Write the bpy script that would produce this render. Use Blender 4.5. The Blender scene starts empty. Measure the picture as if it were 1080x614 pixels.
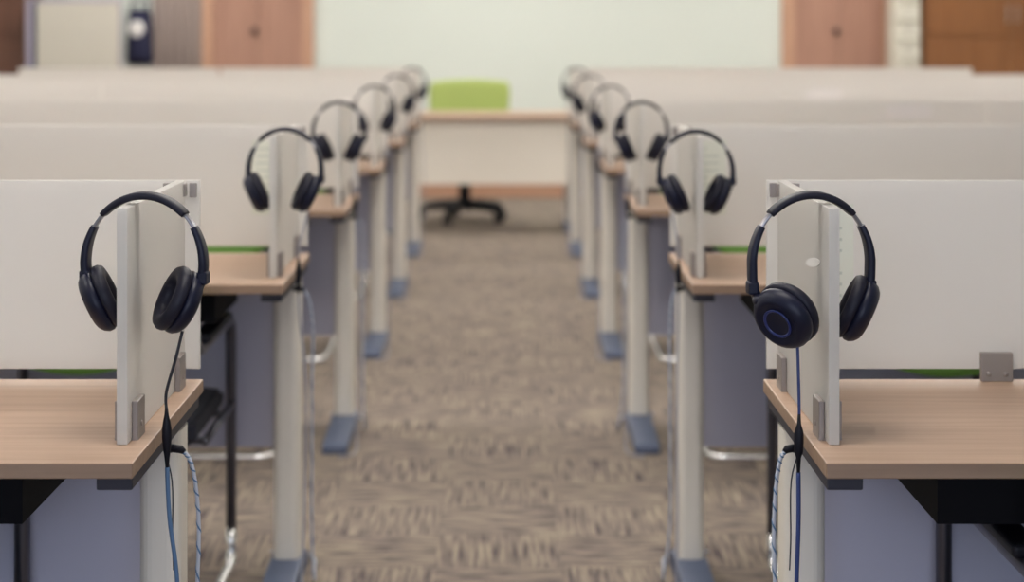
import bpy, bmesh, math, random
from mathutils import Vector, Matrix
random.seed(7)
S = bpy.context.scene
COL = S.collection
PI = math.pi
R = math.radians

# ------------------------------------------------------------------ materials
def new_mat(name):
    m = bpy.data.materials.new(name); m.use_nodes = True
    nt = m.node_tree
    return m, nt, nt.nodes['Principled BSDF']

def plain(name, col, rough=.5, metal=0.0, coat=0.0, bump=0.0, bscale=200, var=0.0, spec=.5):
    m, nt, b = new_mat(name)
    b.inputs['Specular IOR Level'].default_value = spec
    b.inputs['Roughness'].default_value = rough
    b.inputs['Metallic'].default_value = metal
    b.inputs['Coat Weight'].default_value = coat
    tc = nt.nodes.new('ShaderNodeTexCoord')
    nz = nt.nodes.new('ShaderNodeTexNoise'); nz.inputs['Scale'].default_value = bscale
    nt.links.new(tc.outputs['Object'], nz.inputs['Vector'])
    mx = nt.nodes.new('ShaderNodeMix'); mx.data_type = 'RGBA'
    mx.inputs[6].default_value = tuple(c*(1-var) for c in col)+(1,)
    mx.inputs[7].default_value = tuple(min(1, c*(1+var)) for c in col)+(1,)
    nt.links.new(nz.outputs['Fac'], mx.inputs[0])
    nt.links.new(mx.outputs[2], b.inputs['Base Color'])
    if bump:
        bp = nt.nodes.new('ShaderNodeBump'); bp.inputs['Strength'].default_value = bump
        bp.inputs['Distance'].default_value = .001
        nt.links.new(nz.outputs['Fac'], bp.inputs['Height']); nt.links.new(bp.outputs[0], b.inputs['Normal'])
    return m

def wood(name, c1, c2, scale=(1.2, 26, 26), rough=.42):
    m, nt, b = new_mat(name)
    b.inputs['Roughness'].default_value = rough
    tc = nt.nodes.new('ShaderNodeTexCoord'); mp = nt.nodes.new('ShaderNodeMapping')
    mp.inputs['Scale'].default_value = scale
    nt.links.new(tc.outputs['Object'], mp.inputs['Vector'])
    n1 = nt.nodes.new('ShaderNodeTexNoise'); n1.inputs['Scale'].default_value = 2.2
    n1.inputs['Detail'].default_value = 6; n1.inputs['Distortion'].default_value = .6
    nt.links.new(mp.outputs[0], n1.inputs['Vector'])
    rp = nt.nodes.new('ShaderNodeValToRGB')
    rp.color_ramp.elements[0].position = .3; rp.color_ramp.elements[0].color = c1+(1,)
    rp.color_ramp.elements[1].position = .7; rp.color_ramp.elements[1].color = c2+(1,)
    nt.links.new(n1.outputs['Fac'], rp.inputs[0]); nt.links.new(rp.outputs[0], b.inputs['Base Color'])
    return m

def screen_mat(name, col):
    m, nt, b = new_mat(name)
    b.inputs['Base Color'].default_value = col+(1,)
    b.inputs['Roughness'].default_value = .38
    tr = nt.nodes.new('ShaderNodeBsdfTranslucent'); tr.inputs['Color'].default_value = col+(1,)
    mx = nt.nodes.new('ShaderNodeMixShader'); mx.inputs[0].default_value = .55
    out = nt.nodes['Material Output']
    nt.links.new(b.outputs[0], mx.inputs[1]); nt.links.new(tr.outputs[0], mx.inputs[2])
    nt.links.new(mx.outputs[0], out.inputs['Surface'])
    return m

def carpet_mat():
    m, nt, b = new_mat('carpet_tiles')
    N = nt.nodes.new; L = nt.links.new
    b.inputs['Roughness'].default_value = .95
    b.inputs['Specular IOR Level'].default_value = .1
    tc = N('ShaderNodeTexCoord')
    def stretched(scale, sc, det=3):
        mp = N('ShaderNodeMapping'); mp.inputs['Scale'].default_value = scale
        L(tc.outputs['Object'], mp.inputs['Vector'])
        nz = N('ShaderNodeTexNoise'); nz.inputs['Scale'].default_value = sc; nz.inputs['Detail'].default_value = det
        L(mp.outputs[0], nz.inputs['Vector']); return nz
    a = stretched((105, 5, 1), 1.0, 6); c = stretched((10, 62, 1), 1.0, 6)
    ck = N('ShaderNodeTexChecker'); ck.inputs['Scale'].default_value = 3.3
    ck.inputs['Color1'].default_value = (1, 1, 1, 1); ck.inputs['Color2'].default_value = (0, 0, 0, 1)
    mp = N('ShaderNodeMapping'); mp.inputs['Location'].default_value = (.13, .07, .25)
    L(tc.outputs['Object'], mp.inputs['Vector']); L(mp.outputs[0], ck.inputs['Vector'])
    mx = N('ShaderNodeMix'); mx.data_type = 'FLOAT'
    L(ck.outputs['Fac'], mx.inputs[0]); L(a.outputs['Fac'], mx.inputs[2]); L(c.outputs['Fac'], mx.inputs[3])
    rp = N('ShaderNodeValToRGB'); e = rp.color_ramp.elements
    e[0].position = .30; e[0].color = CARPET[0]+(1,)
    e[1].position = .72; e[1].color = CARPET[2]+(1,)
    k = e.new(.48); k.color = CARPET[1]+(1,)
    L(mx.outputs[0], rp.inputs[0])
    big = N('ShaderNodeTexNoise'); big.inputs['Scale'].default_value = 5; big.inputs['Detail'].default_value = 4
    L(tc.outputs['Object'], big.inputs['Vector'])
    rb = N('ShaderNodeValToRGB'); rb.color_ramp.elements[0].color = (.86, .84, .88, 1); rb.color_ramp.elements[0].position = .3
    rb.color_ramp.elements[1].color = (1.06, 1.05, 1.02, 1); rb.color_ramp.elements[1].position = .7
    L(big.outputs['Fac'], rb.inputs[0])
    ml = N('ShaderNodeMix'); ml.data_type = 'RGBA'; ml.blend_type = 'MULTIPLY'; ml.inputs[0].default_value = 1
    L(rp.outputs[0], ml.inputs[6]); L(rb.outputs[0], ml.inputs[7])
    L(ml.outputs[2], b.inputs['Base Color'])
    bp = N('ShaderNodeBump'); bp.inputs['Strength'].default_value = .5; bp.inputs['Distance'].default_value = .004
    L(mx.outputs[0], bp.inputs['Height']); L(bp.outputs[0], b.inputs['Normal'])
    return m

def emit(name, col, strength):
    m = bpy.data.materials.new(name); m.use_nodes = True; nt = m.node_tree
    nt.nodes.clear()
    e = nt.nodes.new('ShaderNodeEmission'); e.inputs[0].default_value = col+(1,); e.inputs[1].default_value = strength
    o = nt.nodes.new('ShaderNodeOutputMaterial'); nt.links.new(e.outputs[0], o.inputs[0])
    return m

CARPET = [(.07, .056, .070), (.245, .205, .175), (.44, .375, .285)]
M = {}
M['carpet'] = carpet_mat()
M['wall'] = plain('mint_white_paint', (.74, .79, .735), .8, bump=.1)
M['ceil'] = plain('ceiling_white', (.82, .82, .80), .9)
M['screen'] = screen_mat('frosted_white_screen', (.855, .835, .812))
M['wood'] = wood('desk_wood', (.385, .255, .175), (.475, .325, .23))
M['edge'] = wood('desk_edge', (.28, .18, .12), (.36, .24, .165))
M['leg'] = plain('leg_light_grey', (.80, .755, .68), .45)
M['foot'] = plain('foot_slate', (.095, .12, .195), .5)
M['modesty'] = plain('modesty_blue_grey', (.50, .50, .62), .55)
M['rail'] = plain('rail_black', (.040, .040, .055), .5, spec=.25)
M['tray'] = plain('tray_black', (.003, .003, .005), .7, spec=.12)
M['clamp'] = plain('clamp_grey', (.33, .29, .27), .4, metal=.35)
M['screw'] = plain('screw_steel', (.55, .53, .52), .3, metal=.8)
M['hp'] = plain('headphone_black', (.006, .0075, .025), .42, bump=.1, bscale=900, spec=.35)
M['hp_soft'] = plain('headphone_leatherette', (.010, .010, .022), .5, bump=.15, bscale=600, spec=.32)
M['hp_metal'] = plain('slider_metal', (.30, .30, .34), .3, metal=.8)
M['hp_blue'] = plain('cup_blue', (.022, .035, .16), .28)
M['cable_blue'] = plain('cable_blue', (.10, .19, .34), .5)
M['cable_navy'] = plain('cable_navy', (.035, .06, .20), .5)
M['cable_grey'] = plain('cable_grey', (.36, .37, .44), .5)
M['cable_black'] = plain('cable_black', (.02, .02, .03), .5)
M['cable_pale'] = plain('cable_pale', (.55, .58, .66), .5)
M['chrome'] = plain('chrome', (.95, .95, .96), .24, metal=1)
M['tube'] = plain('tube_dark', (.13, .13, .16), .3, metal=.85)  # dark reflections in the chrome put into the tube colour
M['seat'] = plain('seat_navy_black', (.018, .02, .035), .8, bump=.3, bscale=400)
M['green'] = plain('chair_green', (.40, .50, .14), .6, bump=.2, bscale=300)
M['green_dark'] = plain('chair_deep_green', (.16, .36, .07), .6, bump=.2, bscale=300)
M['black'] = plain('black_plastic', (.008, .008, .014), .5, spec=.25)
M['cream'] = plain('cream_panel', (.92, .87, .77), .6)
M['paleleg'] = plain('pale_leg', (.72, .70, .66), .5)
M['door'] = wood('door_wood', (.40, .215, .155), (.50, .28, .20), (20, 20, 1.0))
M['doorframe'] = wood('door_frame_wood', (.52, .29, .19), (.62, .37, .25), (20, 20, 1.0))
M['cab'] = wood('cabinet_wood', (.24, .095, .030), (.32, .13, .045), (14, 14, 1.0))
M['cabdark'] = wood('dark_cabinet_wood', (.11, .045, .028), (.15, .065, .04), (14, 14, 1.0))
M['base'] = wood('baseboard_wood', (.46, .26, .17), (.55, .32, .22), (1, 20, 20))
M['board'] = plain('board_cream', (.58, .545, .475), .6)
M['lav'] = plain('post_lavender', (.40, .36, .46), .5)
M['navy'] = plain('navy_cloth', (.018, .02, .06), .8)
M['curtain'] = plain('curtain_taupe', (.40, .33, .30), .9)
M['paper'] = plain('paper_green_white', (.80, .82, .73), .8)
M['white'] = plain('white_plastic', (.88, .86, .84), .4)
M['plate'] = plain('highlight_white', (.88, .85, .84), .4)  # painted highlight colour for the rear screens
M['print'] = plain('sheet_print', (.60, .64, .57), .8)
M['lamp'] = emit('ceiling_lamp_glow', (1, .955, .90), 1)
M['knob'] = plain('knob_dark', (.08, .04, .04), .4)
M['file'] = plain('drawer_white', (.72, .69, .60), .6)

# ------------------------------------------------------------------ mesh helpers
def box(bm, x0, x1, y0, y1, z0, z1, bev=0.0, seg=2, mi=0):
    t = bmesh.new()
    bmesh.ops.create_cube(t, size=1)
    bmesh.ops.scale(t, verts=t.verts, vec=(abs(x1-x0), abs(y1-y0), abs(z1-z0)))
    bmesh.ops.translate(t, verts=t.verts, vec=((x0+x1)/2, (y0+y1)/2, (z0+z1)/2))
    if bev: bmesh.ops.bevel(t, geom=t.edges[:], offset=bev, segments=seg, affect='EDGES', profile=.5)
    merge(bm, t, mi)

def merge(bm, t, mi=0, mat=None):
    if mat is not None: t.transform(mat)
    for f in t.faces: f.material_index = mi
    me = bpy.data.meshes.new('tmp'); t.to_mesh(me); t.free()
    n0 = len(bm.faces)
    bm.from_mesh(me); bpy.data.meshes.remove(me)
    bm.faces.ensure_lookup_table()
    for f in bm.faces[n0:]: f.material_index = mi

def smooth_path(pts, n=6):
    """Catmull-Rom through points."""
    P = [Vector(p) for p in pts]
    out = []
    for i in range(len(P)-1):
        p0 = P[max(i-1, 0)]; p1 = P[i]; p2 = P[i+1]; p3 = P[min(i+2, len(P)-1)]
        for k in range(n):
            t = k/n
            out.append(.5*((2*p1)+(p2-p0)*t+(2*p0-5*p1+4*p2-p3)*t*t+(3*p1-p0-3*p2+p3)*t**3))
    out.append(P[-1]); return out

def round_path(pts, rad, n=6):
    """polyline with corners rounded by arcs (quadratic)."""
    P = [Vector(p) for p in pts]; out = [P[0]]
    for i in range(1, len(P)-1):
        a = (P[i-1]-P[i]); b = (P[i+1]-P[i])
        r = min(rad, a.length*.48, b.length*.48)
        s = P[i]+a.normalized()*r; e = P[i]+b.normalized()*r
        for k in range(n+1):
            t = k/n
            out.append((1-t)**2*s+2*t*(1-t)*P[i]+t*t*e)
    out.append(P[-1]); return out

def tube(bm, pts, rad, seg=10, mi=0):
    P = [Vector(p) for p in pts]
    rr = rad if isinstance(rad, (list, tuple)) else [rad]*len(P)
    t0 = (P[1]-P[0]).normalized()
    up = Vector((0, 0, 1)) if abs(t0.z) < .9 else Vector((1, 0, 0))
    n = t0.cross(up).normalized()
    rings = []
    for i, p in enumerate(P):
        if i == 0: t = t0
        elif i == len(P)-1: t = (P[i]-P[i-1]).normalized()
        else: t = ((P[i+1]-P[i]).normalized()+(P[i]-P[i-1]).normalized()).normalized()
        n = (n-t*n.dot(t)).normalized(); b = t.cross(n)
        rings.append([bm.verts.new(p+(n*math.cos(2*PI*k/seg)+b*math.sin(2*PI*k/seg))*rr[i]) for k in range(seg)])
    fs = []
    for i in range(len(P)-1):
        for k in range(seg):
            fs.append(bm.faces.new((rings[i][k], rings[i][(k+1) % seg], rings[i+1][(k+1) % seg], rings[i+1][k])))
    fs.append(bm.faces.new(rings[0][::-1])); fs.append(bm.faces.new(rings[-1]))
    for f in fs: f.material_index = mi; f.smooth = True

def strip(bm, pts, w, t, mi=0):
    """sweep a rounded rectangle (w along Y, t in the XZ plane) along a path in the XZ plane."""
    P = [Vector(p) for p in pts]
    ww = w if isinstance(w, (list, tuple)) else [w]*len(P)
    tt = t if isinstance(t, (list, tuple)) else [t]*len(P)
    rings = []
    for i, p in enumerate(P):
        d = (P[min(i+1, len(P)-1)]-P[max(i-1, 0)]).normalized()
        n = Vector((d.z, 0, -d.x)); y = Vector((0, 1, 0))
        ring = []
        for k in range(12):
            a = 2*PI*(k+.5)/12
            c, s = math.cos(a), math.sin(a)
            e = .45
            ring.append(bm.verts.new(p+y*(math.copysign(abs(c)**e, c)*ww[i]/2)+n*(math.copysign(abs(s)**e, s)*tt[i]/2)))
        rings.append(ring)
    for i in range(len(P)-1):
        for k in range(12):
            f = bm.faces.new((rings[i][k], rings[i][(k+1) % 12], rings[i+1][(k+1) % 12], rings[i+1][k])); f.smooth = True; f.material_index = mi
    bm.faces.new(rings[0][::-1]).material_index = mi; bm.faces.new(rings[-1]).material_index = mi

def lathe(bm, prof, mat, seg=28, mi=0, sx=1.0):
    """prof: list of (radius, height) revolved round +Z, transformed by mat."""
    t = bmesh.new(); rings = []
    for r, h in prof:
        if r < 1e-6: rings.append([t.verts.new((0, 0, h))])
        else: rings.append([t.verts.new((r*sx*math.cos(2*PI*k/seg), r*math.sin(2*PI*k/seg), h)) for k in range(seg)])
    for a, b in zip(rings, rings[1:]):
        for k in range(seg):
            v = [a[k % len(a)], a[(k+1) % len(a)], b[(k+1) % len(b)], b[k % len(b)]]
            u = []
            for q in v:
                if q not in u: u.append(q)
            if len(u) > 2: t.faces.new(u).smooth = True
    bmesh.ops.recalc_face_normals(t, faces=t.faces)
    for f in t.faces: f.smooth = True
    merge(bm, t, mi, mat)

def prism(bm, poly, y0, y1, mi=0, axis='y', bev=0):
    """extrude polygon (a,b) along an axis: 'y' -> (x,z), 'x' -> (y,z), 'z' -> (x,y)."""
    t = bmesh.new()
    def pt(a, b, c):
        return {'y': (a, c, b), 'x': (c, a, b), 'z': (a, b, c)}[axis]
    A = [t.verts.new(pt(a, b, y0)) for a, b in poly]; B = [t.verts.new(pt(a, b, y1)) for a, b in poly]
    n = len(poly)
    t.faces.new(A); t.faces.new(B[::-1])
    for i in range(n): t.faces.new((A[i], B[i], B[(i+1) % n], A[(i+1) % n]))
    bmesh.ops.recalc_face_normals(t, faces=t.faces)
    if bev: bmesh.ops.bevel(t, geom=t.edges[:], offset=bev, segments=2, affect='EDGES', profile=.5)
    merge(bm, t, mi)

def obj(name, bm, mats, parent=None, label=None, kind=None):
    me = bpy.data.meshes.new(name)
    bmesh.ops.recalc_face_normals(bm, faces=bm.faces)
    bm.to_mesh(me); bm.free()
    for m in (mats if isinstance(mats, (list, tuple)) else [mats]): me.materials.append(M[m])
    o = bpy.data.objects.new(name, me); COL.objects.link(o)
    if parent: o.parent = parent
    if label: o['label'] = label
    if kind: o['kind'] = kind
    return o

def thing(name, label, cat, loc=(0, 0, 0), rz=0, group=None):
    o = bpy.data.objects.new(name, None); COL.objects.link(o)
    o.empty_display_size = .05
    o.location = loc; o.rotation_euler = (0, 0, rz)
    o['label'] = label; o['category'] = cat
    if group: o['group'] = group
    return o

def tag(o, label, cat, group=None):
    o['label'] = label; o['category'] = cat
    if group: o['group'] = group
    return o

def copy_tree(o, parent=None):
    c = o.copy(); COL.objects.link(c)
    if parent: c.parent = parent
    for ch in list(o.children): copy_tree(ch, c)
    return c

NB = bmesh.new
def B(fn):
    bm = NB(); fn(bm); return bm

# ------------------------------------------------------------------ layout numbers (metres)
W = .438          # half the aisle
D0 = 2.504        # front edge of the first row
P = 1.737         # row pitch
DD = .60          # desk depth
DW = 1.196        # desk width
TOPZ = .75
SCZ = 1.062       # top of the screens
WALLY = 15.2
ORD = ['first', 'second', 'third', 'fourth', 'fifth', 'sixth']
SIDE = {-1: 'left', 1: 'right'}

# ------------------------------------------------------------------ the room
def struct(name, bm, mats, parent=None):
    o = obj(name, bm, mats, parent)
    if not parent: o['kind'] = 'structure'
    return o
XW = 4.5; Y0 = -3.0; CZ = 2.85
struct('floor', B(lambda b: box(b, -XW, XW, Y0, WALLY, -.1, 0)), 'carpet')
struct('ceiling', B(lambda b: box(b, -XW, XW, Y0, WALLY, CZ, CZ+.1)), 'ceil')
struct('wall_back', B(lambda b: box(b, -XW-.1, XW+.1, WALLY, WALLY+.1, -.1, CZ+.1)), 'wall')
struct('wall_left', B(lambda b: box(b, -XW-.1, -XW, Y0, WALLY, -.1, CZ+.1)), 'wall')
struct('wall_right', B(lambda b: box(b, XW, XW+.1, Y0, WALLY, -.1, CZ+.1)), 'wall')
def wf(b):   # wall behind the photographer; the window opening is added for fill light
    box(b, -XW-.1, -2.2, Y0-.1, Y0, -.1, CZ+.1); box(b, 2.2, XW+.1, Y0-.1, Y0, -.1, CZ+.1)
    box(b, -2.2, 2.2, Y0-.1, Y0, -.1, .9); box(b, -2.2, 2.2, Y0-.1, Y0, 2.3, CZ+.1)
struct('wall_front', B(wf), 'wall')
def wfr(b):
    for x in (-2.2, -.75, .7, 2.15): box(b, x, x+.05, Y0-.08, Y0-.02, .9, 2.3)
    box(b, -2.2, 2.2, Y0-.08, Y0-.02, .9, .95); box(b, -2.2, 2.2, Y0-.08, Y0-.02, 2.25, 2.3)
struct('added_window', B(wfr), 'white')  # unseen window frame, made up to go with the fill light
# baseboard, split round the doors
struct('baseboard_back', B(lambda b: box(b, -1.42, 2.12, WALLY-.02, WALLY, 0, .125, .004)), 'base')

def door(name, x0, x1, ww):
    root = bpy.data.objects.new(name, None); COL.objects.link(root)
    root.location = ((x0+x1)/2, WALLY, 0); root['kind'] = 'structure'
    h = (x1-x0)/2
    def fr(b):
        box(b, -h, -h+ww, -.06, 0, 0, 2.15, .006); box(b, h-ww, h, -.06, 0, 0, 2.15, .006)
        box(b, -h+ww, h-ww, -.06, 0, 2.07, 2.15, .006)
    obj('door_frame', B(fr), 'doorframe', root)
    a, c = -h+ww+.003, h-ww-.003
    for (l, r) in ((a, -.002), (.002, c)):
        def leaf(b, l=l, r=r):
            box(b, l, r, -.03, -.004, .005, 2.065)
            s = .07
            for (z0, z1) in ((.005, .16), (1.96, 2.065)): box(b, l, r, -.042, -.03, z0, z1, .004)
            box(b, l, l+s, -.042, -.03, .005, 2.065, .004); box(b, r-s, r, -.042, -.03, .005, 2.065, .004)
        lf = obj('door_leaf', B(leaf), 'door', root)
    kb = NB()
    lathe(kb, [(0, 0), (.012, 0), (.012, .014), (.024, .02), (.027, .032), (.020, .042), (0, .045)], Matrix.Translation((-.02, -.042, 1.275)) @ Matrix.Rotation(PI/2, 4, 'X'), 18)
    obj('door_knob', kb, 'knob', lf)
PXM = 2092/WALLY
wx = lambda px, d=WALLY: (px-526.66)*d/2092+.025
door('door_1', wx(214), wx(331), .085)
door('door_2', wx(824), wx(943), .10)

# ceiling lamps: recessed panels
LAMPS = [(-2.6, 2.4), (0, 2.4)]
for y in (4.6, 7.0, 9.4, 11.8, 13.8):
    for x in (-2.6, 0, 2.6):
        if not (y < 6 and x > 1): LAMPS.append((x, y))
for (x, y) in LAMPS:
    t = thing('ceiling_light', 'white recessed ceiling panel light glowing above the rows of desks', 'ceiling light', (x, y, CZ), 0, 'ceiling panel lights')
    def fr(b):
        box(b, -.62, -.60, -.32, .32, -.025, 0); box(b, .60, .62, -.32, .32, -.025, 0)
        box(b, -.60, .60, -.32, -.30, -.025, 0); box(b, -.60, .60, .30, .32, -.025, 0)
    obj('frame', B(fr), 'white', t)
    obj('diffuser', B(lambda b: box(b, -.60, .60, -.30, .30, -.018, -.002)), 'lamp', t)
LS = M['lamp'].node_tree.nodes['Emission']
LS.inputs[1].default_value = 12.8

# added cool fill light from behind the photographer, source unseen
ld = bpy.data.lights.new('cool_fill', 'AREA'); ld.shape = 'RECTANGLE'; ld.size = 4.2; ld.size_y = 1.3
ld.energy = 88; ld.color = (.72, .80, 1.0)
lo = bpy.data.objects.new('added_fill_light', ld); COL.objects.link(lo)
lo.location = (0, Y0-.12, 1.6); lo.rotation_euler = (PI/2, 0, 0)
wd = bpy.data.worlds.new('World'); S.world = wd; wd.use_nodes = True
wd.node_tree.nodes['Background'].inputs[0].default_value = (.7, .8, 1, 1)
wd.node_tree.nodes['Background'].inputs[1].default_value = .6

# ------------------------------------------------------------------ desks
def rrect(w, d, r, n=5):
    pts = []
    for cx, cy, a0 in ((w/2-r, d/2-r, 0), (-w/2+r, d/2-r, 90), (-w/2+r, -d/2+r, 180), (w/2-r, -d/2+r, 270)):
        for k in range(n+1):
            a = R(a0+90*k/n); pts.append((cx+r*math.cos(a), cy+r*math.sin(a)))
    return pts

def clamp_bm(s, x, y, z):
    """U-clamp holding an end screen: plate on both sides, foot on the table. x = screen centre."""
    b = NB()
    for sg in (-1, 1):
        xa = x+sg*.0073; xb = x+sg*.0155
        box(b, xa, xb, y-.027, y+.027, z, z+.052, .0015)
    box(b, x-.0155, x+.0155, y-.027, y+.027, z, z+.003)
    lathe(b, [(0, .001), (.0035, .001), (.004, 0), (.004, -.002)], Matrix.Translation((x-s*.0155, y, z+.018)) @ Matrix.Rotation(-s*PI/2, 4, 'Y'), 10)
    return b

def make_desk(s, inner):
    """local: x = 0 is the aisle-side edge, +s is away from the aisle, y = 0 the front edge."""
    root = thing('computer_desk', '', 'desk')
    X = lambda a, c: (min(s*a, s*c), max(s*a, s*c))
    def top(b):
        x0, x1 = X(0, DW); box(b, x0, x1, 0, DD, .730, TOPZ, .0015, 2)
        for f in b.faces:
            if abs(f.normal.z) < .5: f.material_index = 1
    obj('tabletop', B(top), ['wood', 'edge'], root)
    def rails(b):
        for xa in (.004, DW-.05):
            x0, x1 = X(xa, xa+.046); box(b, x0, x1, .02, DD-.02, .711, .7298, .002)
        x0, x1 = X(.05, DW-.05); box(b, x0, x1, .40, .44, .700, .7298, .002)
    obj('under_frame', B(rails), 'rail', root)
    for xa in (.004, DW-.072):
        def col(b):
            p = [(s*(xa+.033)+px, .454+py) for px, py in rrect(.062, .088, .020)]
            prism(b, p, .045, .7055, axis='z')
        lg = obj('leg', B(col), 'leg', root)
        def foot(b):
            cx = s*(xa+.034)
            prof = [(.06, 0), (.06, .022), (.075, .030), (.40, .052), (.51, .052), (.575, .030), (.585, 0)]
            prism(b, prof, cx-.038, cx+.038, axis='x', bev=.004)
        obj('foot', B(foot), 'foot', lg)
    x0, x1 = X(.076, DW-.076)
    obj('modesty_panel', B(lambda b: box(b, x0, x1, .562, .578, .285, .7295, .002)), 'modesty', root)
    def tray(b):
        a0, a1 = X(.150, DW-.18)
        box(b, a0, a1, .045, .40, .662, .667); box(b, a0, a1, .045, .052, .667, .7295); box(b, a0, a1, .393, .40, .667, .7295)
        for q in (.150, DW-.187):
            q0, q1 = X(q, q+.007); box(b, q0, q1, .052, .393, .667, .7295)
    obj('under_desk_tray', B(tray), 'tray', root)
    # rear screen
    sx0, sx1 = X(.004, DW-.004)
    sc = obj('rear_screen', B(lambda b: box(b, sx0, sx1, .588, .597, .768, SCZ, .0006)), 'screen', root)
    for q in ((.36, DW-.10) if inner else (.10, DW-.10)):
        def cl(b):
            c0, c1 = X(q-.0245, q+.0245)
            box(b, c0, c1, .575, .5879, TOPZ, TOPZ+.045, .0015)
            for d in (-.013, .013):
                lathe(b, [(0, .0015), (.0035, .0015), (.0045, 0), (.0045, -.001)], Matrix.Translation((s*q+d, .575, TOPZ+.012)) @ Matrix.Rotation(PI/2, 4, 'X'), 10)
        obj('screen_clamp', B(cl), 'clamp', root)
    if inner:
        ex = s*(.028 if s > 0 else .034)
        es = obj('end_screen', B(lambda b: box(b, ex-.007, ex+.007, .108, .5875, TOPZ+.0005, SCZ, .0008)), 'screen', root)
        for y in (.165, .515): obj('screen_clamp', clamp_bm(s, ex, y, TOPZ+.0002), 'clamp', root)
        def clip(b):
            e0, e1 = ex-s*.0072, ex-s*.0105
            box(b, min(e0, e1), max(e0, e1), .566, .5875, SCZ-.024, SCZ-.004, .001)
            e0, e1 = s*.008, s*.0195
            box(b, min(e0, e1), max(e0, e1), .5825, .5875, SCZ-.026, SCZ-.004, .0008)
            e0, e1 = ex+s*.0072, ex+s*.026
            box(b, min(e0, e1), max(e0, e1), .578, .5875, SCZ-.012, SCZ-.004, .001)
        obj('corner_clip', B(clip), 'clamp', root)
    return root

def place_desk(proto, first, s, row, inner):
    o = proto if first else copy_tree(proto)
    o.location = (s*(W if inner else W+1.2), D0+row*P, 0)
    where = ('next to the aisle' if inner else 'outer column')
    if inner and row == 0:
        o['label'] = f'nearest wood-topped desk with frosted screens, {SIDE[s]} of the aisle'
    else:
        o['label'] = f'wood-topped desk with frosted screens, {ORD[row]} row from front, {SIDE[s]} side, {where}'
    o['category'] = 'desk'; o['group'] = 'computer desks in rows'
    return o
DESK = {}
for s in (-1, 1):
    pi = make_desk(s, True)
    for r in range(6): DESK[(s, r)] = place_desk(pi, r == 0, s, r, True)
    po = make_desk(s, False)
    for i, r in enumerate((2, 3, 4, 5)): place_desk(po, i == 0, s, r, False)

def highlight(b):   # reflection painted as a white oval on the nearest right end screen
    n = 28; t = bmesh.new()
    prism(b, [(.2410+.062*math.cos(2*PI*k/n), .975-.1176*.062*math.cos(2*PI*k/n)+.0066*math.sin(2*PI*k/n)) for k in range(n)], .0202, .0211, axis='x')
obj('oval_highlight', B(highlight), 'white', DESK[(1, 0)])
for r, lx in ((2, 1.38-W), (3, 1.385-W)):  # reflections on the rear screens, put in as thin white slabs
    obj('screen_highlight', B(lambda b: box(b, lx-.075, lx+.075, .5865, .5882, SCZ-.062, SCZ-.018, .0005)), 'plate', DESK[(1, r)], label='painted white highlight near the top of the screen')

# instruction sheets on the rear screens
for (s, r) in ((1, 0), (-1, 1), (1, 1)):
    x = s*(W+.028+.007+.048); y = D0+r*P+.5878
    def sh(b):
        box(b, -.056, .056, -.0006, 0, .845, 1.025)
        for k in range(9):
            z = 1.005-k*.0175; w = .042 if k % 4 else .028
            box(b, -.046, -.046+2*w, -.0009, -.0006, z-.0022, z+.0022, mi=1)
    o = obj('instruction_sheet', B(sh), ['paper', 'print']); o.location = (x, y, 0)
    tag(o, f'pale printed sheet on the rear screen of the {ORD[r]} desk, {SIDE[s]} of the aisle', 'paper', 'instruction sheets on the screens')

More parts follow.
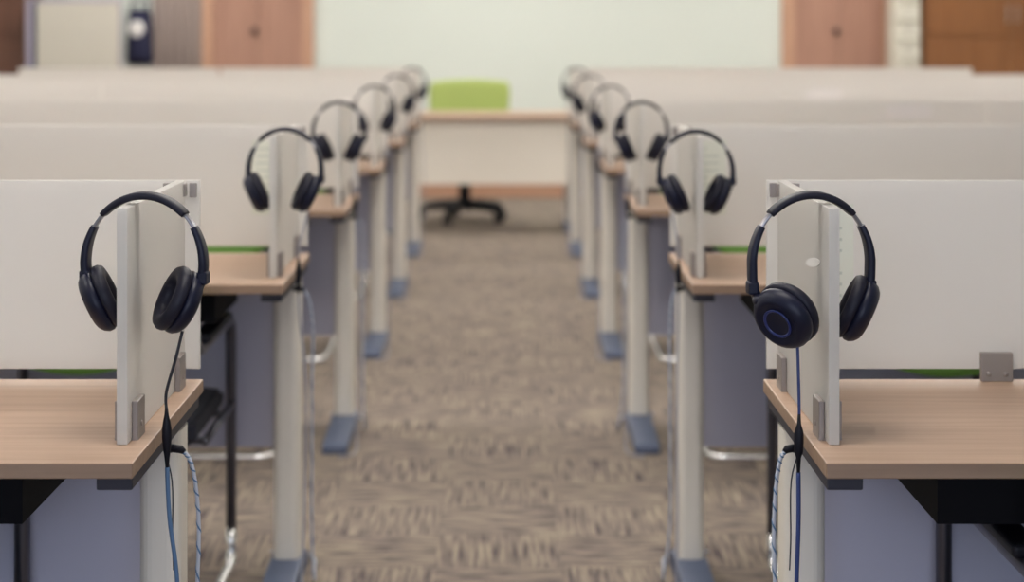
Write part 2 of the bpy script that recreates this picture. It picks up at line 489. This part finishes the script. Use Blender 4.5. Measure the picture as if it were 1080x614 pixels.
# ------------------------------------------------------------------ chairs
def make_chair(i=0):
    root = thing('cantilever_chair', '', 'chair')
    T = .0125; H = .25
    def base(b):
        pts = [(-H, .53, .10), (-H, .53, T), (-H, -.04, T), (H, -.04, T), (H, .53, T), (H, .53, .10)]
        tube(b, round_path(pts, .055, 7), T, 12)
    obj('sled_base', B(base), 'chrome', root, label='chrome sled base')
    for sx in (-1, 1):
        def up(b):
            pts = [(sx*H, .53, .095), (sx*H, .53, .605), (sx*H, -.005, .605), (sx*H*.96, -.035, .70)]
            tube(b, round_path(pts, .06, 7), T, 12)
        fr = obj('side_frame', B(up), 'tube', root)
        obj('arm_pad', B(lambda b: box(b, sx*H-.022, sx*H+.022, .04, .40, .6175, .636, .007, 3)), 'black', fr)
    def seat(b):
        t = bmesh.new(); bmesh.ops.create_cube(t, size=1)
        bmesh.ops.subdivide_edges(t, edges=t.edges[:], cuts=6, use_grid_fill=True)
        for v in t.verts:
            x, y, z = v.co
            k = (1-(2*abs(x))**4)*(1-(2*abs(y))**4)
            v.co = (x*.472, .265+y*.47, .425+z*.055+(.012*k if z > 0 else -.006*k)-(.02*max(0, y-.3)*4 if z > 0 else 0))
        bmesh.ops.bevel(t, geom=[e for e in t.edges if e.calc_face_angle(0) > .6], offset=.010, segments=2, affect='EDGES')
        for f in t.faces: f.smooth = True
        merge(b, t)
    obj('seat', B(seat), 'seat', root)
    def sup(b):
        for y in (.12, .42):
            tube(b, [(-H, y, .393), (H, y, .393)], .009, 8)
        for sx in (-1, 1):
            tube(b, [(sx*H, .53, .393), (sx*H, .10, .393)], .009, 8)
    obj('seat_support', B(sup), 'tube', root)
    def back(b):
        t = bmesh.new(); nx, nz = 20, 10; grid = {}
        for fb in (0, 1):
            for i in range(nx+1):
                x = -.255+.51*i/nx
                zb = .565+1.35*x*x; zt = .86-.6*x*x
                for k in range(nz+1):
                    z = zb+(zt-zb)*k/nz
                    y = -.045-.12*(z-.56)+.35*x*x+(.018 if fb else 0)
                    grid[fb, i, k] = t.verts.new((x, y, z))
        for i in range(nx):
            for k in range(nz):
                t.faces.new((grid[0, i, k], grid[0, i+1, k], grid[0, i+1, k+1], grid[0, i, k+1]))
                t.faces.new((grid[1, i, k], grid[1, i, k+1], grid[1, i+1, k+1], grid[1, i+1, k]))
        for i in range(nx):
            for k in (0, nz): t.faces.new((grid[0, i, k], grid[1, i, k], grid[1, i+1, k], grid[0, i+1, k]))
        for k in range(nz):
            for i in (0, nx): t.faces.new((grid[0, i, k], grid[0, i, k+1], grid[1, i, k+1], grid[1, i, k]))
        bmesh.ops.recalc_face_normals(t, faces=t.faces)
        for f in t.faces: f.smooth = True
        merge(b, t)
    obj('backrest', B(back), 'green_dark', root, label='green curved backrest')
    return root
proto = make_chair()
first = True
for s in (-1, 1):
    for r in range(6):
        o = proto if first else copy_tree(proto); first = False
        cx = {(-1, 0): .955, (1, 0): .955, (-1, 1): .87, (1, 1): .925}.get((s, r), .905)
        o.location = (s*cx, D0+r*P, 0)
        if (s, r) == (1, 1): o.rotation_euler = (0, 0, R(5)); o.location.x += .045; o.location.y -= .026
        else: o.rotation_euler = (0, 0, 0)
        o['label'] = f'black-seated chrome sled chair under the {ORD[r]} desk, {SIDE[s]} of the aisle'
        o['category'] = 'chair'; o['group'] = 'sled chairs pushed in at the desks'

# ------------------------------------------------------------------ headphones
def arc(t, a=.0815, b=.092):
    return Vector((a*math.sin(t), 0, -b*(1-math.cos(t))))
BANDZ = .0055
def make_headphones(s, row, yaw, swivel, spread=0.0, drop=0.0, aisle_turn=0.0, aisle_swivel=0.0, far_swivel=0.0, back=0.0, cable_shift=0.0, ring=False, dx=0.0):
    y = D0+row*P+.174
    x = s*(W+(.028 if s > 0 else .034))+dx
    BANDZ = .0062+.092*(1-math.sqrt(1-((abs(dx)+.009)/.0815)**2))
    root = thing('headphones', '', 'headphones', (x, y, SCZ+BANDZ), yaw)
    # padded band
    n = 24; A = R(44)
    pts = [arc(-A+2*A*k/n) for k in range(n+1)]
    th = [.0075+.0030*math.sin(PI*min(1, max(0, k/n)))**.4 for k in range(n+1)]
    hb = NB(); strip(hb, pts, .028, th)
    band = obj('headband', hb, 'hp_soft', root)
    for g in (-1, 1):
        sl = NB()
        strip(sl, [arc(g*(R(42)+R(20)*k/6)) for k in range(7)], .015, .0045)
        obj('slider', sl, 'hp_metal', root)
        # arm with yoke, running down and in behind the cup
        pp = [arc(g*(R(57)+R(33)*k/6)) for k in range(7)]
        e = pp[-1]
        pp += [Vector((g*(.0815-.001), 0, e.z-.012-drop)), Vector((g*.077, 0, e.z-.026-drop)), Vector((g*(.0665-spread), 0, e.z-.046-drop)), Vector((g*(.059-spread), 0, e.z-.066-drop))]
        q = smooth_path(pp, 3)
        m = len(q)
        ww = [.020+.006*math.sin(PI*min(1, k/m*1.2)) for k in range(m)]
        tt = [.0085+.0045*(k/m) for k in range(m)]
        ar = NB(); strip(ar, q, ww, tt)
        box(ar, g*.081-.007, g*.081+.007, -.012, .012, e.z-.027-drop, e.z-.009-drop, .003)
        obj('yoke_arm', ar, 'hp', root)
        # ear cup
        tilt = R(25)
        sw = swivel + (aisle_turn+aisle_swivel if g == -s else far_swivel)
        c = Vector((g*(.0485-spread), 0, e.z-.050-drop))
        if g == s: c += Vector((g*max(0, -s*dx-.005), back, 0))
        if g == -s and aisle_turn: c += Vector((-s*-.004, -.030, -.004))
        # local +Z = outward normal of the cup
        nrm = Vector((g*math.cos(tilt), 0, -math.sin(tilt)))
        rot = nrm.to_track_quat('Z', 'Y').to_matrix().to_4x4()
        mat = Matrix.Translation(c) @ Matrix.Rotation(sw, 4, 'Z') @ rot @ Matrix.Diagonal((1.12, 1.12, 1.0, 1))
        cb = NB()
        lathe(cb, [(0, -.004), (.036, -.004), (.0395, 0), (.0395, .006), (.036, .013), (.031, .0175), (.027, .019), (.0255, .0175), (.0, .0172)], mat, 32)
        cup = obj('ear_cup', cb, 'hp', root)
        pb = NB()
        prof = [(.022, -.006), (.0385, -.004), (.0405, -.008), (.0405, -.014), (.037, -.0195), (.031, -.021), (.024, -.0185), (.021, -.012), (.0205, -.0085), (0, -.0085)]
        lathe(pb, prof, mat, 32)
        obj('ear_cushion', pb, 'hp_soft', cup)
        rb = NB()
        lathe(rb, [(.0155, .0174), (.0165, .0184), (.0172, .0192), (.0184, .0192), (.0190, .0184), (.0190, .0174)], mat, 32)
        obj('cup_ring', rb, 'hp_blue', cup, label='blue ring on the cup')
        if aisle_turn and g == -s:   # little pivot that bridges arm and turned cup
            br = NB()
            a0 = Vector((g*.074, -.004, e.z-.034-drop)); a1 = c+Vector((g*.020, .006, .022))
            tube(br, smooth_path([a0, (a0+a1)/2+Vector((g*.006, -.006, 0)), a1], 4), [.0085]*9, 10)
            obj('pivot', br, 'hp', cup)
        # a groove line on the side of the cup
        if g == -s: cable_from = mat @ Vector((0, 0, .004)) + Vector((0, 0, -.045))
    # ------ cable, drops from the aisle-side cup past the table edge and back under the desk
    cable_from = cable_from + Vector((s*cable_shift, 0, .004 if cable_shift else 0))
    loc = Vector((x, y, SCZ+BANDZ)); rz = Matrix.Rotation(-yaw, 4, 'Z')
    wpos = Matrix.Translation(loc) @ Matrix.Rotation(yaw, 4, 'Z') @ cable_from
    ex = s*(W-.0135-random.random()*.004)
    zc = wpos.z
    yb = wpos.y
    def loc_of(v): return rz @ (Vector(v)-loc)
    p = [wpos+Vector((0, 0, .006)), Vector((wpos.x*.6+ex*.4, yb-.003, zc-.03)), Vector((ex, yb-.004, zc-.075)), Vector((ex, yb-.004, .785))]
    cab = NB(); tube(cab, [loc_of(v) for v in smooth_path(p, 6)], .0021, 8)
    co = obj('cable', cab, ('cable_black' if s < 0 else 'cable_navy') if row == 0 else 'cable_grey', root)
    sp = NB()
    zz = [.788, .779, .769, .760, .750, .738, .720, .706] if s < 0 else [.786, .772, .766, .760, .748, .736, .728, .706]; rr = [.0022, .003, .0052, .0066, .0068, .006, .0035, .0022]
    tube(sp, [loc_of((ex-s*(.001*k/7), yb-.004, z)) for k, z in enumerate(zz)], rr, 12)
    obj('cable_splitter', sp, 'black', co, label='black bulge on the cable')
    f = 1 if s < 0 else .2
    q = [Vector((ex-s*.001, yb-.004, .708)), Vector((ex-s*.004*f, yb-.003, .64)), Vector((ex-s*.013*f, yb+.002, .56)), Vector((ex-s*.016*f, yb+.010, .45)),
         Vector((ex-s*.014*f, yb+.012, .33)), Vector((ex-s*.010*f, yb+.010, .16)), Vector((ex-s*.006, yb, .04)), Vector((ex-s*.008, yb-.03, .0045)), Vector((ex-s*.006, yb-.08, .0045)), Vector((ex, yb-.13, .0045)), Vector((ex+s*.04, yb-.155, .0045))]
    lc = NB(); tube(lc, [loc_of(v) for v in smooth_path(q, 6)], .0031 if row == 0 else .0024, 8)
    obj('cable_tail', lc, ('cable_blue' if s < 0 else 'cable_navy') if row == 0 else 'cable_grey', co, label='blue lower run of the cable' if row == 0 else 'grey lower run of the cable')
    if s < 0: txt = 'left'
    else: txt = 'right'
    if row == 0 and s < 0: lab = 'large black headphones over the nearest end screen left of the aisle'
    elif row == 0: lab = 'large black headphones with blue-ringed cup on the nearest end screen right of the aisle'
    else: lab = f'black headphones hung on the {ORD[row]} end screen from the front, {txt} of the aisle'
    tag(root, lab, 'headphones', 'headphones hung on the end screens')
    return root

make_headphones(-1, 0, R(-6), R(0), aisle_swivel=R(28), far_swivel=R(13), dx=.018, back=.004)
make_headphones(1, 0, R(6), R(4), drop=.014, aisle_turn=R(36), cable_shift=.020, far_swivel=R(-17), dx=-.020)
make_headphones(-1, 1, R(-2), R(2), aisle_swivel=R(12), far_swivel=R(6), dx=.020)
make_headphones(1, 1, R(-3), R(6), dx=-.003)
make_headphones(-1, 2, R(-4), R(4)); make_headphones(1, 2, R(3), R(-6))
make_headphones(-1, 3, R(14), R(4), spread=-.010); make_headphones(1, 3, R(9), R(6), spread=-.008)
make_headphones(-1, 4, R(18), R(4), spread=-.012); make_headphones(1, 4, R(-14), R(-4), spread=-.010)
make_headphones(-1, 5, R(-12), R(2), spread=-.009); make_headphones(1, 5, R(-10), R(2), spread=-.008)

# ------------------------------------------------------------------ extension leads that stick out below the table edge
def lead(s, row):
    y = D0+row*P+.33; x0 = s*(W+.012)
    root = thing('data_cable', '', 'cable', (0, 0, 0))
    root.location = (x0, y, 0)
    b = NB()
    k = 1 if s < 0 else .72
    tube(b, [(0, 0, .696), (-s*.008*k, 0, .699), (-s*.020*k, -.002, .698), (-s*.026*k, -.003, .694)], [.0050, .0060, .0060, .0035], 10)
    pl = obj('plug', b, 'black', root, label='black plug end')
    pts = [(-s*.024*k, -.003, .695), (-s*.034*k, -.004, .682), (-s*.042*k, -.004, .645), (-s*.046*k, -.002, .58), (-s*.043*k, 0, .48), (-s*.042*k, .01, .34), (-s*.04*k, .03, .15), (-s*.042, .045, .03), (-s*.040, .09, .006), (-s*.032, .18, .006), (-s*.022, .27, .006), (s*.02, .33, .006), (s*.09, .33, .006)]
    path = smooth_path(pts, 7)
    c = NB(); tube(c, path, .0030, 8)
    obj('sheath', c, 'cable_pale', root, label='pale braided sheath')
    d = NB()
    n = len(path)
    hel = []
    for i in range(n*3-2):
        k = i/3; a = int(k); f = k-a
        p = path[a].lerp(path[min(a+1, n-1)], f)
        hel.append(p+Vector((math.cos(i*.8)*.0024, math.sin(i*.8)*.0024, math.sin(i*.8)*.001)))
    tube(d, hel, .0014, 6)
    obj('tracer_thread', d, 'cable_blue', root, label='blue thread wound along the sheath')
    root['label'] = f'braided cable with black plug below the {ORD[row]} desk edge, {SIDE[s]} of aisle'
    root['category'] = 'cable'; root['group'] = 'braided cables below the desk edges'
for r in range(3):
    for s in (-1, 1): lead(s, r)
# thin loose wires dangling in front of the nearest legs
for s in (-1, 1):
    b = NB()
    tube(b, smooth_path([(s*(W+.012), D0+.30, .704), (s*(W-.001), D0+.296, .66), (s*(W-.002), D0+.294, .58), (s*(W-.004), D0+.292, .535)], 5), .0011, 6)
    o = obj('loose_wire', b, 'cable_black')
    tag(o, f'thin dark wire dangling by the nearest desk leg, {SIDE[s]} of the aisle', 'wire', 'loose wires by the nearest legs')

# ------------------------------------------------------------------ instructor desk and chair at the far end
td = thing('instructor_desk', 'wide pale desk with cream front panel across the far end of the aisle', 'desk', (-.085, 12.4, 0))
HW = .60
obj('tabletop', B(lambda b: box(b, -HW-.02, HW+.02, 0, .75, .722, .75, .002)), 'wood', td)
obj('front_panel', B(lambda b: box(b, -HW+.04, HW-.06, .06, .08, .315, .7215, .002)), 'cream', td)
for sx in (-1, 1):
    lg = obj('leg', B(lambda b: prism(b, [(sx*(HW-.035)+px, .40+py) for px, py in rrect(.07, .09, .02)], .045, .7215, axis='z')), 'paleleg', td)
    cx = sx*(HW-.035)
    obj('foot', B(lambda b: prism(b, [(.08, 0), (.08, .022), (.36, .05), (.45, .05), (.70, .022), (.70, 0)], cx-.036, cx+.036, axis='x', bev=.004)), 'foot', lg)
obj('cross_rail', B(lambda b: box(b, -HW+.001, HW-.001, .38, .42, .68, .7215, .002)), 'rail', td)

oc = thing('office_chair', 'lime green swivel chair with black star base behind the far desk', 'chair', (wx(490, 13.35), 13.35, 0), R(172))
def shell(b):
    t = bmesh.new(); nx, nz = 20, 10; g = {}
    for fb in (0, 1):
        for i in range(nx+1):
            u = -1+2*i/nx
            for k in range(nz+1):
                v = k/nz
                z = .56+.385*v-.018*u*u*v
                hw = .262+.022*v-.03*max(0, v-.85)*4*abs(u)**6
                x = u*hw
                y = -.27+.07*u*u-.04*v+(.03 if fb else 0)
                g[fb, i, k] = t.verts.new((x, y, z))
    for i in range(nx):
        for k in range(nz):
            t.faces.new((g[0, i, k], g[0, i+1, k], g[0, i+1, k+1], g[0, i, k+1])); t.faces.new((g[1, i, k], g[1, i, k+1], g[1, i+1, k+1], g[1, i+1, k]))
    for i in range(nx):
        for k in (0, nz): t.faces.new((g[0, i, k], g[1, i, k], g[1, i+1, k], g[0, i+1, k]))
    for k in range(nz):
        for i in (0, nx): t.faces.new((g[0, i, k], g[0, i, k+1], g[1, i, k+1], g[1, i, k]))
    bmesh.ops.recalc_face_normals(t, faces=t.faces)
    for f in t.faces: f.smooth = True
    merge(b, t)
obj('backrest', B(shell), 'green', oc, label='lime green backrest')
obj('seat', B(lambda b: box(b, -.24, .24, -.22, .24, .43, .49, .022, 3)), 'green', oc)
obj('back_bar', B(lambda b: strip(b, [(0, 0, .60), (0, 0, .42), (0, 0, .41)], .03, .05)), 'black', oc).location = (0, -.265, 0)
obj('seat_plate', B(lambda b: box(b, -.10, .10, -.285, .12, .395, .43, .006)), 'black', oc)
obj('gas_column', B(lambda b: tube(b, [(0, 0, .08), (0, 0, .27), (0, 0, .271), (0, 0, .40)], [.04, .04, .03, .03], 16)), 'black', oc)
star = NB()
for k in range(5):
    a = R(72*k+4); d = Vector((math.cos(a), math.sin(a), 0))
    tube(star, smooth_path([Vector((0, 0, .108)), d*.12+Vector((0, 0, .108)), d*.25+Vector((0, 0, .094)), d*.295+Vector((0, 0, .062))], 4), [.040-.0016*i for i in range(13)], 10)
tube(star, [(0, 0, .070), (0, 0, .140)], .042, 16)
sb = obj('star_base', star, 'black', oc)
for k in range(5):
    a = R(72*k+4)
    def wheel(b):
        for q in (-.016, .016):
            lathe(b, [(0, -.010), (.024, -.010), (.028, -.005), (.028, .005), (.024, .010), (0, .010)], Matrix.Translation((math.cos(a)*.295-math.sin(a)*q, math.sin(a)*.295+math.cos(a)*q, .028)) @ Matrix.Rotation(a, 4, 'Z') @ Matrix.Rotation(PI/2, 4, 'X'), 16)
        tube(b, [(math.cos(a)*.295, math.sin(a)*.295, .028), (math.cos(a)*.295, math.sin(a)*.295, .08)], .010, 8)
    obj('caster', B(wheel), 'black', sb)

# ------------------------------------------------------------------ things along the far wall
def cupboard(name, label, x0, x1, y0, y1, h, mat):
    r = thing(name, label, 'cabinet', ((x0+x1)/2, (y0+y1)/2, 0))
    w = (x1-x0)/2; d = (y1-y0)/2
    obj('body', B(lambda b: box(b, -w, w, -d+.02, d, 0, h, .004)), mat, r)
    for (a, c) in ((-w+.004, -.002), (.002, w-.004)):
        def dr(b):
            for (z0, z1) in ((.08, 1.235), (1.245, h-.01)): box(b, a, c, -d, -d+.0195, z0, z1, .003)
        dd = obj('door', B(dr), mat, r)
        hx = -.035 if a < -.01 else .035
        obj('handle', B(lambda b: tube(b, round_path([(hx, -d, 1.34), (hx, -d-.03, 1.34), (hx, -d-.03, 1.46), (hx, -d, 1.46)], .012, 4), .005, 8)), 'screw', dd)
cupboard('wood_wardrobe', 'warm brown wooden cupboard at the far right corner of the room', wx(973, 14.62), 4.45, 14.6, WALLY-.001, 2.1, 'cab')
cupboard('wood_wardrobe', 'dark brown wooden cupboard at the far left corner beside the pale board', -4.45, wx(27, 14.62), 14.6, WALLY-.001, 2.1, 'cabdark')

# pale board on a stand
bx0, bx1 = wx(28, 14.5), wx(128, 14.5)
bd = thing('display_board', 'large cream display board on a stand before the far left wall', 'board', ((bx0+bx1)/2, 14.5, 0))
hw = (bx1-bx0)/2
obj('panel', B(lambda b: box(b, -hw+.075, hw-.012, -.015, .015, .70, 1.485, .003)), 'board', bd)
obj('edge_strip', B(lambda b: box(b, -hw+.043, -hw+.0745, -.018, .018, .70, 1.50, .003)), 'navy', bd, label='dark navy edge strip')
def fr(b):
    box(b, -hw+.0745, hw, -.018, .018, 1.486, 1.512, .003); box(b, hw-.0115, hw, -.018, .018, .70, 1.486, .003)
    box(b, -hw+.075, hw, -.018, .018, .67, .6995, .003)
obj('frame', B(fr), 'lav', bd)
for px in (-hw+.021, hw-.02):
    lg = obj('leg', B(lambda b: box(b, px-.021, px+.021, -.02, .02, .03, 1.52 if px < 0 else .669, .004)), 'lav', bd)
    obj('foot', B(lambda b: box(b, px-.025, px+.025, -.24, .24, 0, .03, .006)), 'lav', lg)

# navy bag hanging on the wall with a round pale patch
kx = wx(145, 15.0)
bg = thing('hanging_bag', 'dark navy bag with round pale patch hanging beside the cream board', 'bag', (kx, WALLY-.10, 0))
def bag(b):
    t = bmesh.new(); bmesh.ops.create_cube(t, size=1)
    bmesh.ops.subdivide_edges(t, edges=t.edges[:], cuts=5, use_grid_fill=True)
    for v in t.verts:
        x, y, z = v.co
        tz = (z+.5)
        wdt = .19*(1-.18*tz**3); k = (1-(2*abs(x))**3)*(1-(2*abs(z))**3)
        v.co = (x*wdt, y*(.10+.06*k), 1.02+tz*.42)
    bmesh.ops.bevel(t, geom=[e for e in t.edges if e.calc_face_angle(0) > .7], offset=.018, segments=3, affect='EDGES')
    for f in t.faces: f.smooth = True
    merge(b, t)
obj('body', B(bag), 'navy', bg)
def straps(b):
    for q in (-1, 1):
        strip(b, smooth_path([(q*.060, 0, 1.42), (q*.062, 0, 1.49), (q*.045, 0, 1.512), (0, 0, 1.508)], 4), .03, .016)
obj('strap', B(straps), 'navy', bg)
pt = NB(); lathe(pt, [(0, .010), (.045, .009), (.060, .004), (.062, 0)], Matrix.Translation((-.012, -.080, 1.292)) @ Matrix.Rotation(PI/2, 4, 'X'), 24)
obj('patch', pt, 'white', bg, label='round pale patch')
hk = NB(); tube(hk, smooth_path([(0, .099, 1.51), (0, .03, 1.502), (0, -.03, 1.500), (0, -.04, 1.525)], 4), .006, 8)
obj('hook', hk, 'screw', bg)

# curtain left of the left door
cb = NB(); cx0, cx1 = wx(163), wx(213)
n = 60
vt = []
for i in range(n+1):
    u = i/n; x = cx0+(cx1-cx0)*u
    y = WALLY-.055+.028*math.sin(u*2*PI*5.5)
    vt.append((x, y))
poly = vt+[(x, y+.006) for x, y in reversed(vt)]
for i in range(n):
    q = []
    for (x, y) in (vt[i], vt[i+1]):
        q.append((x, y))
    vs = [cb.verts.new(p) for p in ((q[0][0], q[0][1], .02), (q[1][0], q[1][1], .02), (q[1][0], q[1][1], 2.4), (q[0][0], q[0][1], 2.4))]
    cb.faces.new(vs).smooth = True
bmesh.ops.remove_doubles(cb, verts=cb.verts, dist=1e-5)
ret = bmesh.ops.solidify(cb, geom=cb.faces[:], thickness=.005)
cr = thing('curtain', 'taupe floor-length curtain hanging left of the far left door', 'curtain', (0, 0, 0))
obj('cloth', cb, 'curtain', cr)
obj('curtain_rod', B(lambda b: tube(b, [(cx0-.05, WALLY-.055, 2.42), (cx1+.05, WALLY-.055, 2.42)], .012, 10)), 'screw', cr)
def brk(b):
    for q in (cx0-.03, cx1+.03): box(b, q-.008, q+.008, WALLY-.06, WALLY, 2.405, 2.435)
obj('rod_bracket', B(brk), 'screw', cr)

# narrow white drawer tower between right door and cupboard
fx0, fx1 = wx(945, 14.5), wx(971, 14.5)
ft = thing('drawer_tower', 'narrow white tower of drawers between the far right door and the brown cupboard', 'cabinet', ((fx0+fx1)/2, 14.66, 0))
w = (fx1-fx0)/2
obj('body', B(lambda b: box(b, -w, w, -.14, .199, 0, 1.80, .003)), 'file', ft)
for k in range(12):
    z = .04+k*.146
    dr = obj('drawer', B(lambda b: box(b, -w+.006, w-.006, -.162, -.1402, z, z+.108, .004)), 'file', ft)
    obj('handle', B(lambda b: box(b, -.03, .03, -.170, -.1622, z+.085, z+.095, .002)), 'clamp', dr)

# ------------------------------------------------------------------ camera
cam = bpy.data.cameras.new('camera'); co = bpy.data.objects.new('camera', cam); COL.objects.link(co)
co.location = (.025, 0, 1.30); co.rotation_euler = (PI/2, 0, 0)
cam.sensor_fit = 'HORIZONTAL'; cam.sensor_width = 36
cam.lens = 36*2092/1080
cam.shift_x = (540-526.66)/1080
cam.shift_y = -(307-29.2)/1080
cam.clip_start = .05; cam.clip_end = 60
cam.dof.use_dof = True; cam.dof.focus_distance = 2.72; cam.dof.aperture_fstop = 3.7
S.camera = co

S.view_settings.view_transform = 'Standard'; S.view_settings.look = 'None'
S.view_settings.exposure = 0.07; S.view_settings.gamma = 1.0
S.view_settings.use_curve_mapping = False
try:
    S.cycles.use_denoising = True
except Exception: pass
